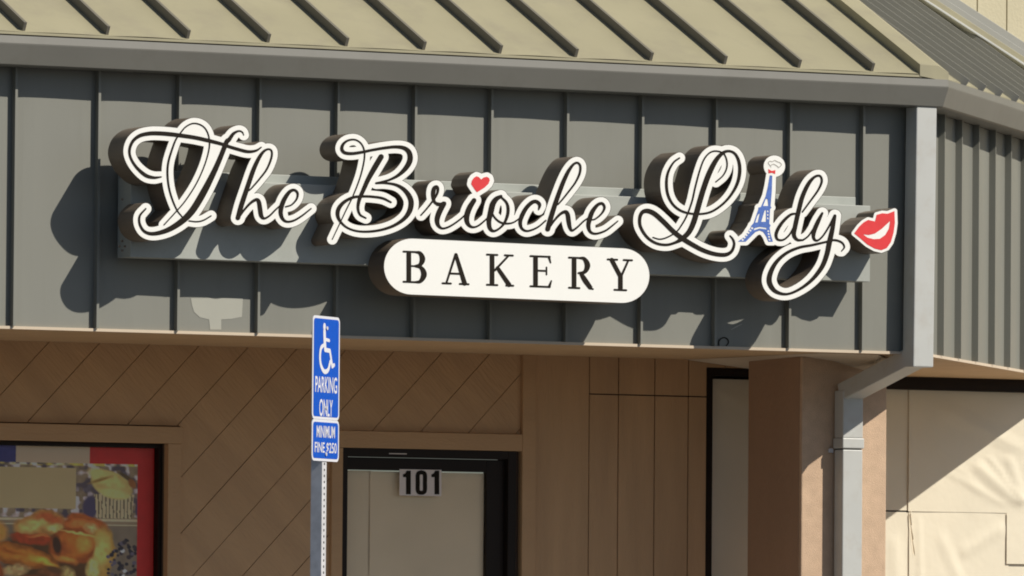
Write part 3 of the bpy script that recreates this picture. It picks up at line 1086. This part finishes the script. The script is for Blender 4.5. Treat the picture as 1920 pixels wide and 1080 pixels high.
# bakery plaque
pill = [(772.5, 499.8, 52.3), (1166.5, 516.8, 51)]
cK = can('name_plaque', [('stroke', pill, 0)], 'white pill shaped panel reading BAKERY')
def glyph(ox, oy, strokes):
    bk = []
    for s in strokes:
        q_ = spline(s, 6) if len(s) > 2 else np.array(s, float)
        bk.append(('stroke', [(700+(ox+p[0])/3.556, 430+(oy+p[1]+.04*p[0])/3.556, p[2]/3.556) for p in q_], 0))
    art('letter', [(k_, p_, .85) for k_, p_, g_ in bk], cK, 'ink', .25, .05)
stem = [(37, 18, 13), (37, 193, 13)]
ser = lambda a, c, y: [(a, y, 3.8), (c, y, 3.8)]
glyph(200, 143, [stem, ser(2, 95, 5), ser(2, 90, 206), [(80, 5, 3), (112, 12, 8), (128, 50, 13), (112, 88, 8), (75, 99, 3)], [(75, 99, 3), (118, 108, 8), (138, 152, 13.5), (115, 198, 8), (78, 206, 3)],
                 [(37, 99, 3), (80, 99, 3)]])
glyph(459, 152, [[(90, 10, 5), (28, 206, 4)], [(92, 14, 9), (150, 202, 13)], [(52, 140, 4), (125, 140, 4)], ser(3, 58, 207), ser(118, 176, 207)])
glyph(755, 163, [stem, ser(3, 72, 5), ser(3, 72, 206), [(146, 8, 4), (55, 108, 5)], [(74, 92, 10), (150, 200, 13)], ser(122, 175, 5), ser(132, 178, 206)])
glyph(1045, 173, [stem, ser(3, 132, 5), [(126, 6, 6), (137, 44, 2)], [(45, 100, 3.5), (108, 100, 3.5)], [(110, 76, 2.5), (110, 124, 2.5)], ser(3, 132, 206), [(128, 204, 7), (142, 165, 2)]])
glyph(1302, 183, [stem, ser(3, 88, 5), ser(3, 72, 206), [(70, 5, 3), (105, 10, 8), (126, 52, 13), (108, 96, 8), (66, 106, 3)], [(84, 110, 8), (110, 152, 12), (144, 198, 10)], [(140, 203, 6), (163, 209, 2.5)]])
glyph(1560, 195, [[(88, 110, 13), (88, 193, 13)], ser(48, 126, 206), [(30, 8, 12), (86, 112, 12)], [(140, 8, 4), (94, 112, 5)], ser(3, 66, 5), ser(110, 165, 5)])

# ================================================================== PARKING SIGN
ZPL = 37.6
def onview(px, py, z):
    d = ray(px, py)
    return CAM+d*(z/FPX)
pc = onview(611, 729, ZPL)
phi = YAW*-1+R_(69.2)
PK = bpy.data.objects.new('parking_sign', None)
COL.objects.link(PK)
PK.location = (pc[0], pc[1], 0)
PK.rotation_euler = (0, 0, phi)
tag(PK, 'blue accessible parking sign with white wheelchair symbol on perforated steel post', 'parking sign')
def local(mb, name, parent=PK, bevel=0):
    me = bpy.data.meshes.new(name)
    me.from_pydata(mb.v, [], mb.f)
    for m in mb.mats:
        me.materials.append(MAT[m])
    me.polygons.foreach_set('material_index', mb.m)
    o = bpy.data.objects.new(name, me)
    COL.objects.link(o)
    bm = bmesh.new()
    bm.from_mesh(me)
    bmesh.ops.recalc_face_normals(bm, faces=bm.faces)
    bm.to_mesh(me)
    bm.free()
    o.parent = parent
    if bevel:
        md = o.modifiers.new('bevel', 'BEVEL')
        md.width = bevel
        md.limit_method = 'ANGLE'
    return o
PH = 272/446.
zc_ = float(pc[2])
z_top, z_bot = zc_+PH/2, zc_-PH/2
z_div = z_top-PH*(787-593)/272
W2 = .1525
def rrect(x0, x1, z0, z1, r):
    return [('poly', [(x0+r, z0+r), (x1-r, z0+r), (x1-r, z1-r), (x0+r, z1-r)], r)]
def plate(z0, z1, name):
    s = shape(rrect(-W2, W2, z0, z1, .025), .002, .0003)
    m = MB()
    fill(m, s, lambda x, z: (x, 0, z), 'swhite')
    fill(m, s, lambda x, z: (x, .003, z), 'galv')
    sides(m, s, lambda x, z: (x, 0, z), lambda x, z: (x, .003, z), 'galv')
    o = local(m, name)
    m = MB()
    fill(m, shape(rrect(-W2+.012, W2-.012, z0+.011, z1-.011, .016), .002, .0003), lambda x, z: (x, -.0008, z), 'sblue')
    local(m, 'blue_field', o)
    return o
pu = plate(z_div+.0005, z_top, 'sign_plate')
plo = plate(z_bot, z_div-.0005, 'sign_plate')
pz = lambda py: z_top-PH*(py-593)/272
# wheelchair symbol, drawn in plate metres from pixel rows
def sp(u, py, w_): return (u, pz(py), w_)
sym = [[sp(-.025, 612, .014), sp(-.025, 613, .014)],
       spline([sp(-.024, 622, .011), sp(-.020, 640, .011), sp(-.014, 655, .010)], 4),
       [sp(-.020, 636, .007), sp(.030, 638, .007)],
       [sp(-.014, 656, .009), sp(.038, 657, .009)],
       [sp(.038, 657, .009), sp(.066, 686, .009)],
       [sp(.066, 686, .009), sp(.088, 683, .008)],
       spline([sp(-.030, 647, .006), sp(-.062, 654, .008), sp(-.072, 670, .008), (-.060, pz(686), .008), (-.022, pz(697), .008), (.020, pz(693), .008), (.043, pz(678), .008)], 8)]
m = MB()
fill(m, shape([('stroke', s, 0) for s in sym], .0015, .0003), lambda x, z: (x, -.0016, z), 'swhite')
local(m, 'wheelchair_symbol', pu)
def text(body, zc0, hgt, wid, parent, m='swhite', name='lettering', dx=0):
    cu = bpy.data.curves.new('txt', 'FONT')
    cu.body = body
    cu.size = 1
    cu.align_x = 'CENTER'
    cu.offset = .012
    to = bpy.data.objects.new('txt', cu)
    COL.objects.link(to)
    bpy.context.view_layer.update()
    me = bpy.data.meshes.new_from_object(to.evaluated_get(bpy.context.evaluated_depsgraph_get()))
    bpy.data.objects.remove(to)
    xs = [v.co.x for v in me.vertices]
    ys = [v.co.y for v in me.vertices]
    x0, x1, y0, y1 = min(xs), max(xs), min(ys), max(ys)
    for v in me.vertices:
        v.co = ((v.co.x-(x0+x1)/2)/(x1-x0)*wid+dx, -.0016, zc0+((v.co.y-y0)/(y1-y0)-.5)*hgt)
    me.materials.clear()
    me.materials.append(MAT[m])
    o = bpy.data.objects.new(name, me)
    COL.objects.link(o)
    o.parent = parent
    return o
text('PARKING', pz(721.5), .068, .245, pu)
text('ONLY', pz(765), .072, .150, pu)
text('MINIMUM', pz(810), .050, .205, plo)
text('FINE $250', pz(841), .050, .245, plo)
m = MB()
hw = .025
m.box(-hw, hw, .004, .004+2*hw, -.1, z_top-.03, 'galv')
zz = .1
while zz < z_top-.06:
    k = [(.0055*math.cos(a_), zz+.0055*math.sin(a_)) for a_ in np.linspace(0, 2*math.pi, 11)[:-1]]
    m.prism(k, .003, .0045, 'hole')
    k2 = None and [(-hw-.0008, .004+hw+.0055*math.cos(a_), zz+.0055*math.sin(a_)) for a_ in np.linspace(0, 2*math.pi, 11)[:-1]]
    zz += .0254
post = local(m, 'post', PK)
for z_ in (z_top-.05, z_div+.05, z_bot+.03):
    k = [(.008*math.cos(a_), z_+.008*math.sin(a_)) for a_ in np.linspace(0, 2*math.pi, 9)[:-1]]
    m = MB()
    m.prism(k, -.006, -.0017, 'galv')
    local(m, 'bolt', pu if z_ > z_div else plo)

# ================================================================== PAPER, POSTER
def wrinkled(name, c00, c11, y, m, fn, nx=60, nz=60, parent=None):
    """paper sheet in XZ with displacement fn(u, v) towards the viewer"""
    x0, z0 = c00
    x1, z1 = c11
    me = bpy.data.meshes.new(name)
    vs, fs = [], []
    for j in range(nz+1):
        for i in range(nx+1):
            u, v = i/nx, j/nz
            x, z = x0+(x1-x0)*u, z0+(z1-z0)*v
            vs.append((x, y-fn(x, z), z))
    for j in range(nz):
        for i in range(nx):
            a = j*(nx+1)+i
            fs.append((a, a+1, a+nx+2, a+nx+1))
    me.from_pydata(vs, [], fs)
    me.materials.append(MAT[m])
    me.polygons.foreach_set('use_smooth', [True]*len(fs))
    o = bpy.data.objects.new(name, me)
    COL.objects.link(o)
    return o
def waves(seed, amp, n=7, lo=2, hi=9):
    rg = random.Random(seed)
    ws = [(rg.uniform(-hi, hi), rg.uniform(-hi, hi), rg.uniform(0, 6), rg.uniform(.3, 1)) for _ in range(n)]
    return lambda x, z: amp*sum(a*abs(math.sin(kx*x+kz*z+p)) for kx, kz, p, a in ws)/n
def ridge(p, q, wdt, amp, side=1):
    d = np.array([q[0]-p[0], q[1]-p[1]])
    L = np.hypot(*d)
    d /= L
    def f(x, z):
        r = np.array([x-p[0], z-p[1]])
        t_ = r@d
        s_ = (r[0]*-d[1]+r[1]*d[0])
        e = max(0, 1-abs(s_)/wdt)*max(0, min(1, t_/(.12*L)))*max(0, min(1, (L-t_)/(.12*L)))
        return amp*e
    return f
# door paper (two sheets behind the glass)
dsx = L_(706, 900)[0]
wv = waves(3, .006)
o = wrinkled('door_paper', (gx_0-.01, .25), (dsx, gz_1-.004), YWL+.052, 'paper2', wv, 30, 60)
tag(o, 'narrow cream paper strip masking the left edge of the door glass', 'masking paper', 'paper sheets masking the shop glass')
wv2 = waves(5, .006)
o = wrinkled('door_paper', (dsx-.01, .25), (gx_1+.01, gz_1-.006), YWL+.0465, 'paper2', wv2, 50, 60)
tag(o, 'wide cream paper sheet masking the door glass under number 101', 'masking paper', 'paper sheets masking the shop glass')
# small window paper
wv3 = waves(9, .006)
rg1 = ridge(L_(1345, 725), L_(1420, 765), .02, .006)
o = wrinkled('window_paper', (L_(1340, 800)[0]-.01, .5), (xr_wall-.03, sz1-.05), YWL+.048, 'paper', lambda x, z: wv3(x, z)+rg1(x, z), 60, 90)
tag(o, 'cream paper masking the narrow window left of the corner pier', 'masking paper', 'paper sheets masking the shop glass')
# big right window: several overlapping sheets
def Q(px, py): 
    p = onY(px, py, YWR+.04)
    return (p[0], p[2])
yq = YWR+.060
za = Q(1700, 957)[1]
xv = Q(1706, 900)[0]
xk = Q(1886, 1000)[0]
zk = Q(1886, 1057)[1]
ztp = rz1-.062
xend = rwx0+3.15
rs = [ridge(Q(1825, 865), Q(1925, 955), .05, .014), ridge(Q(1850, 850), Q(1920, 940), .025, .008), ridge(Q(1890, 850), Q(1925, 950), .04, .012), ridge(Q(1760, 760), Q(1930, 850), .06, .010),
      ridge(Q(1770, 880), Q(1900, 955), .03, .005), ridge(Q(1720, 800), Q(1850, 930), .04, .004)]
wv4_ = waves(11, .008, 6, 2, 6)
wv4 = lambda x, z: wv4_(x, z)*min(1, max(0, (z-za)/.12))
o = wrinkled('window_paper', (xv, za-.004), (xend, ztp), yq-.006, 'paper', lambda x, z: wv4(x, z)+sum(r(x, z) for r in rs)*.75*min(1, max(0, (z-za)/.06)), 150, 110)
tag(o, 'large creased upper paper sheet crossed by the shadow edge in the right window', 'masking paper', 'paper sheets masking the shop glass')
wv5 = waves(12, .010)
o = wrinkled('window_paper', (XB+.14, za), (xv+.01, ztp), yq+.004, 'paper', wv5, 40, 60)
tag(o, 'narrow upper paper strip beside the pier in the right window', 'masking paper', 'paper sheets masking the shop glass')
rs2 = [ridge(Q(1715, 1010), Q(1730, 1120), .03, .02), ridge(Q(1700, 970), Q(1712, 1060), .012, .016)]
wv6 = waves(13, .010)
o = wrinkled('window_paper', (XB+.14, .5), (xv+.02, za-.008), yq+.006, 'paper', lambda x, z: wv6(x, z)+ridge(Q(1680, 1000), Q(1690, 1150), .05, .010)(x, z), 40, 60)
tag(o, 'narrow lower paper strip beside the pier in the right window', 'masking paper', 'paper sheets masking the shop glass')
rs3 = [ridge(Q(1800, 1040), Q(1890, 985), .05, .008), ridge(Q(1726, 960), Q(1732, 1250), .03, .004), ridge(Q(1760, 990), Q(1850, 1200), .05, .006)]
wv7 = waves(14, .011, 5, 2, 7)
o = wrinkled('window_paper', (xv+.008, .5), (xk+.03, za+.004), yq+.002, 'paper', lambda x, z: wv7(x, z)+sum(r(x, z) for r in rs3), 80, 80)
tag(o, 'wide sunlit lower paper sheet in the middle of the right window', 'masking paper', 'paper sheets masking the shop glass')
wv8 = waves(15, .006)
o = wrinkled('window_paper', (xk+.012, zk), (xend, za-.004), yq-.008, 'paper', wv8, 60, 20)
tag(o, 'small overlapping sunlit paper piece at right edge of the right window', 'masking paper', 'paper sheets masking the shop glass')
o = wrinkled('window_paper', (xk, .5), (xend, zk+.01), yq+.004, 'paper', waves(16, .006), 60, 60)
tag(o, 'lowest sunlit paper sheet under the small piece in the right window', 'masking paper', 'paper sheets masking the shop glass')
# curled tear between sheets
def curl(name, pts, label):
    m = MB()
    n = len(pts)
    v = [onY(x, y, yy) for x, y, yy in pts]
    half = n//2
    for i in range(half-1):
        m.poly([v[i], v[i+1], v[n-2-i], v[n-1-i]], 'paper')
    o = m.build(name, smooth=True)
    sm = o.modifiers.new('t', 'SOLIDIFY')
    sm.thickness = .0006
    tag(o, label, 'masking paper', 'paper sheets masking the shop glass')
yb = yq-.008
curl('paper_flap', [(1705, 966, yb), (1707, 985, yb-.001), (1710, 1012, yb-.002), (1713, 1036, yb-.001),
                    (1716, 1044, yb-.005), (1713, 1012, yb-.008), (1710, 985, yb-.008), (1709, 957, yb-.006)], 'slim curled paper edge where four sheets meet in the right window')

# poster: printed flag border and photograph of breads (painted as a fine colour grid)
def paint():
    x0, x1, y0, y1, h = -330, 289, 838, 1330, 1.5
    xs_ = np.arange(x0, x1+h/2, h)
    ys_ = np.arange(y0, y1+h/2, h)
    X, Y = np.meshgrid(xs_, ys_)
    rng = np.random.default_rng(4)
    def noise(s, amp):
        ny_, nx_ = int((y1-y0)/s)+3, int((x1-x0)/s)+3
        g_ = rng.random((ny_, nx_))
        fx, fy_ = (X-x0)/s, (Y-y0)/s
        ix, iy = fx.astype(int), fy_.astype(int)
        a, c = fx-ix, fy_-iy
        a, c = a*a*(3-2*a), c*c*(3-2*c)
        return amp*((g_[iy, ix]*(1-a)+g_[iy, ix+1]*a)*(1-c)+(g_[iy+1, ix]*(1-a)+g_[iy+1, ix+1]*a)*c-.5)
    C = np.zeros(X.shape+(3,))
    def put(mask, col, n=0., s=6, soft=None):
        c = np.array(lin(col))
        k = (1+noise(s, n)) if n else 1.
        v = c*np.expand_dims(k*np.ones(X.shape), -1)
        m_ = mask.astype(float)[..., None] if mask.dtype == bool else mask[..., None]
        C[:] = C*(1-m_)+v*m_
    def ell(cx_, cy_, rx, ry, ang=0, soft=.12):
        a = math.radians(ang)
        u = ((X-cx_)*math.cos(a)+(Y-cy_)*math.sin(a))/rx
        v = (-(X-cx_)*math.sin(a)+(Y-cy_)*math.cos(a))/ry
        r = np.sqrt(u*u+v*v)
        return np.clip((1-r)/soft, 0, 1)
    put(X > -1e9, '6f6154')
    put(X < 26, '1d1c42', .2)
    put(X > 165, '6c0f11', .12, 12)
    ph = (X < 258) & (X > -300) & (Y > 869)
    put(ph, '54473a', .5, 9)
    put(ph & (Y < 874), '776a35', .5, 5)
    # pale crockery behind
    put(ph*(Y < 972)*np.clip(noise(8, 5), 0, 1)*.8, '857a80')
    put(ph*(Y < 972)*np.clip(noise(10, 5)-.4, 0, 1)*.9, '2a2430')
    put(ph*ell(168, 950, 18, 26, 8, .3), '2a2438')
    put(ph*ell(262, 950, 10, 22, 8, .3), '2a2438')
    # muffin in fluted cup
    cup = ph & (X > 176+(Y-935)*.12) & (X < 250-(Y-935)*.1) & (Y > 925) & (Y < 972)
    put(cup, '756a55', .15)
    put(cup & (np.sin(X*.9+noise(8, 2)) > .55), '3c3228')
    put(ph*ell(208, 908, 44, 26, 22), '776840', .35, 8)
    put(ph*ell(196, 896, 40, 16, 24, .3), '827348', .25, 7)
    put(ph*ell(186, 899, 30, 4, -18, .6), '5a4622', .2)
    put(ph*ell(215, 925, 34, 11, 8, .5), '86784e', .2)
    put(ph*ell(236, 893, 26, 5, 32, .5), '33271b', .3)
    put(ph*ell(247, 905, 12, 8, 60, .4), '58351c', .3)
    # label card
    put((X > -200) & (X < 140) & (Y > 877) & (Y < 954), '6d6048', .04, 30)
    # shelf
    put(ph & (Y > 971), '584a3c', .15, 12)
    put(ph & (Y > 972) & (Y < 977), '7a6c5a', .2)
    put(ph & (Y > 982) & (Y < 985), '7c705e', .2)
    put(ph & (Y > 985), '4b4138', .25, 14)
    # breads
    def bun(cx_, cy_, rx, ry, ang, base='8c5222', hi='b07a34', lo='5a2a10'):
        put(ph*ell(cx_, cy_, rx, ry, ang, .1), lo, .25, 7)
        put(ph*ell(cx_-rx*.04, cy_-ry*.06, rx*.9, ry*.88, ang, .35), base, .3, 8)
        put(ph*ell(cx_+rx*.25, cy_-ry*.3, rx*.5, ry*.4, ang, .8)*.75, hi, .35, 5)
        put(ph*ell(cx_-rx*.3, cy_+ry*.35, rx*.55, ry*.3, ang, .8)*.6, '9c6428', .3, 6)
    # breads, with warped outlines and browned crust
    wx, wy = noise(22, 9)+noise(9, 4), noise(24, 9)+noise(8, 4)
    def pat(cx_, cy_, rx, ry, ang, col, soft=.25, n=.3, s=6, k=1.):
        a = math.radians(ang)
        x, y = X+wx-cx_, Y+wy-cy_
        u = (x*math.cos(a)+y*math.sin(a))/rx
        v = (-x*math.sin(a)+y*math.cos(a))/ry
        put(ph*np.clip((1-np.sqrt(u*u+v*v))/soft, 0, 1)*k, col, n, s)
    pat(100, 1040, 112, 62, 0, '33200f', .2)
    pat(72, 984, 52, 27, -8, '6c4a26', .15)
    pat(60, 985, 38, 18, -12, '8a6e40', .6, .6, 7)
    pat(88, 972, 34, 10, 8, '74381c', .6)
    pat(96, 990, 20, 12, -20, '96824f', .7, .7, 5)
    pat(58, 1012, 46, 12, 5, '64240f', .3)
    pat(70, 1007, 26, 4, 4, '8c4a24', .7)
    pat(160, 990, 50, 27, 16, '6a3414', .15)
    pat(150, 982, 34, 11, 4, '8a4c24', .6)
    pat(176, 994, 22, 12, 28, '947048', .7, .7, 5)
    pat(188, 1036, 31, 52, 4, '6c5226', .15)
    pat(190, 1030, 22, 42, 2, '8e7440', .6, .5, 8)
    pat(174, 1066, 14, 26, -6, '9a8450', .6, .6, 5)
    pat(134, 1025, 46, 38, 16, '5c2a0e', .12)
    pat(132, 1024, 40, 32, 18, '7c4418', .5)
    pat(158, 1020, 20, 22, 20, '94622c', .8)
    pat(114, 1026, 20, 20, 0, '5e2a10', .9)
    pat(140, 1000, 46, 4, 10, '9a7a44', .7)
    pat(122, 1050, 30, 8, 20, '8c5c28', .8)
    pat(40, 1044, 78, 22, 13, '5a300f', .12)
    pat(36, 1042, 70, 17, 13, '7c4c1a', .5)
    pat(82, 1056, 38, 9, 16, 'a0742e', .7)
    pat(14, 1034, 34, 7, 12, '6a340e', .8)
    pat(-25, 1000, 44, 26, 0, '7a5426', .3)
    pat(20, 1072, 44, 11, -10, '786040', .5, .7, 5)
    pat(100, 1076, 36, 9, 0, '4e2c16', .5, .5)
    pat(128, 1078, 20, 12, 40, '76623c', .6, .6, 4)
    bun(60, 1110, 60, 34, 0, '6e4020', '8c5a2c', '40200e')
    bun(150, 1120, 60, 34, 5, '7c5a34', '94703c', '402412')
    bun(-60, 1080, 70, 50, 0)
    put(ph*ell(105, 1022, 10, 22, -10, .4), '24140c')
    put(ph*ell(100, 1068, 22, 8, 15, .5), '3a2414')
    for _ in range(170):
        a_, c_ = rng.uniform(200, 256), rng.uniform(1010, 1200)
        if a_-200 > (1045-c_)*.9:
            r_ = rng.uniform(3, 5.5)
            put(ph*ell(a_, c_, r_, r_*.9, 0, .3), rng.choice(['15131c', '221c22', '3a3440', '8a8494'], p=[.4, .3, .2, .1]))
    for _ in range(40):
        a_, c_ = rng.uniform(-290, 200), rng.uniform(1120, 1330)
        bun(a_, c_, rng.uniform(30, 60), rng.uniform(20, 35), rng.uniform(-20, 20))
    return xs_, ys_, np.clip(C*5.1, 0, .9)
xs_, ys_, C = paint()
yo = YWL+.075
me = bpy.data.meshes.new('bakery_poster')
px0, px1 = L_(xs_[0], 900, yo)[0], L_(xs_[-1], 900, yo)[0]
pz0, pz1 = L_(150, ys_[0], yo)[1], None
sc1 = (px1-px0)/(xs_[-1]-xs_[0])
zsc = 1/ (FPX/np.linalg.norm(onY(150, 900, yo)-CAM))
vs = [(px0+(x-xs_[0])*sc1, yo, pz0-(y-ys_[0])*zsc) for y in ys_ for x in xs_]
nx = len(xs_)
fs = [(j*nx+i, (j+1)*nx+i, (j+1)*nx+i+1, j*nx+i+1) for j in range(len(ys_)-1) for i in range(nx-1)]
me.from_pydata(vs, [], fs)
ca = me.color_attributes.new('print', 'FLOAT_COLOR', 'POINT')
ca.data.foreach_set('color', np.concatenate([C.reshape(-1, 3), np.ones((C.shape[0]*C.shape[1], 1))], 1).astype(np.float32).ravel())
pm = bpy.data.materials.new('printed_poster')
pm.use_nodes = True
at = pm.node_tree.nodes.new('ShaderNodeAttribute')
at.attribute_name = 'print'
pb = pm.node_tree.nodes['Principled BSDF']
pm.node_tree.links.new(at.outputs['Color'], pb.inputs['Base Color'])
pb.inputs['Roughness'].default_value = .5
me.materials.append(pm)
po = bpy.data.objects.new('bakery_poster', me)
COL.objects.link(po)
tag(po, 'poster with blue white red border and photograph of golden breads in the window', 'poster')
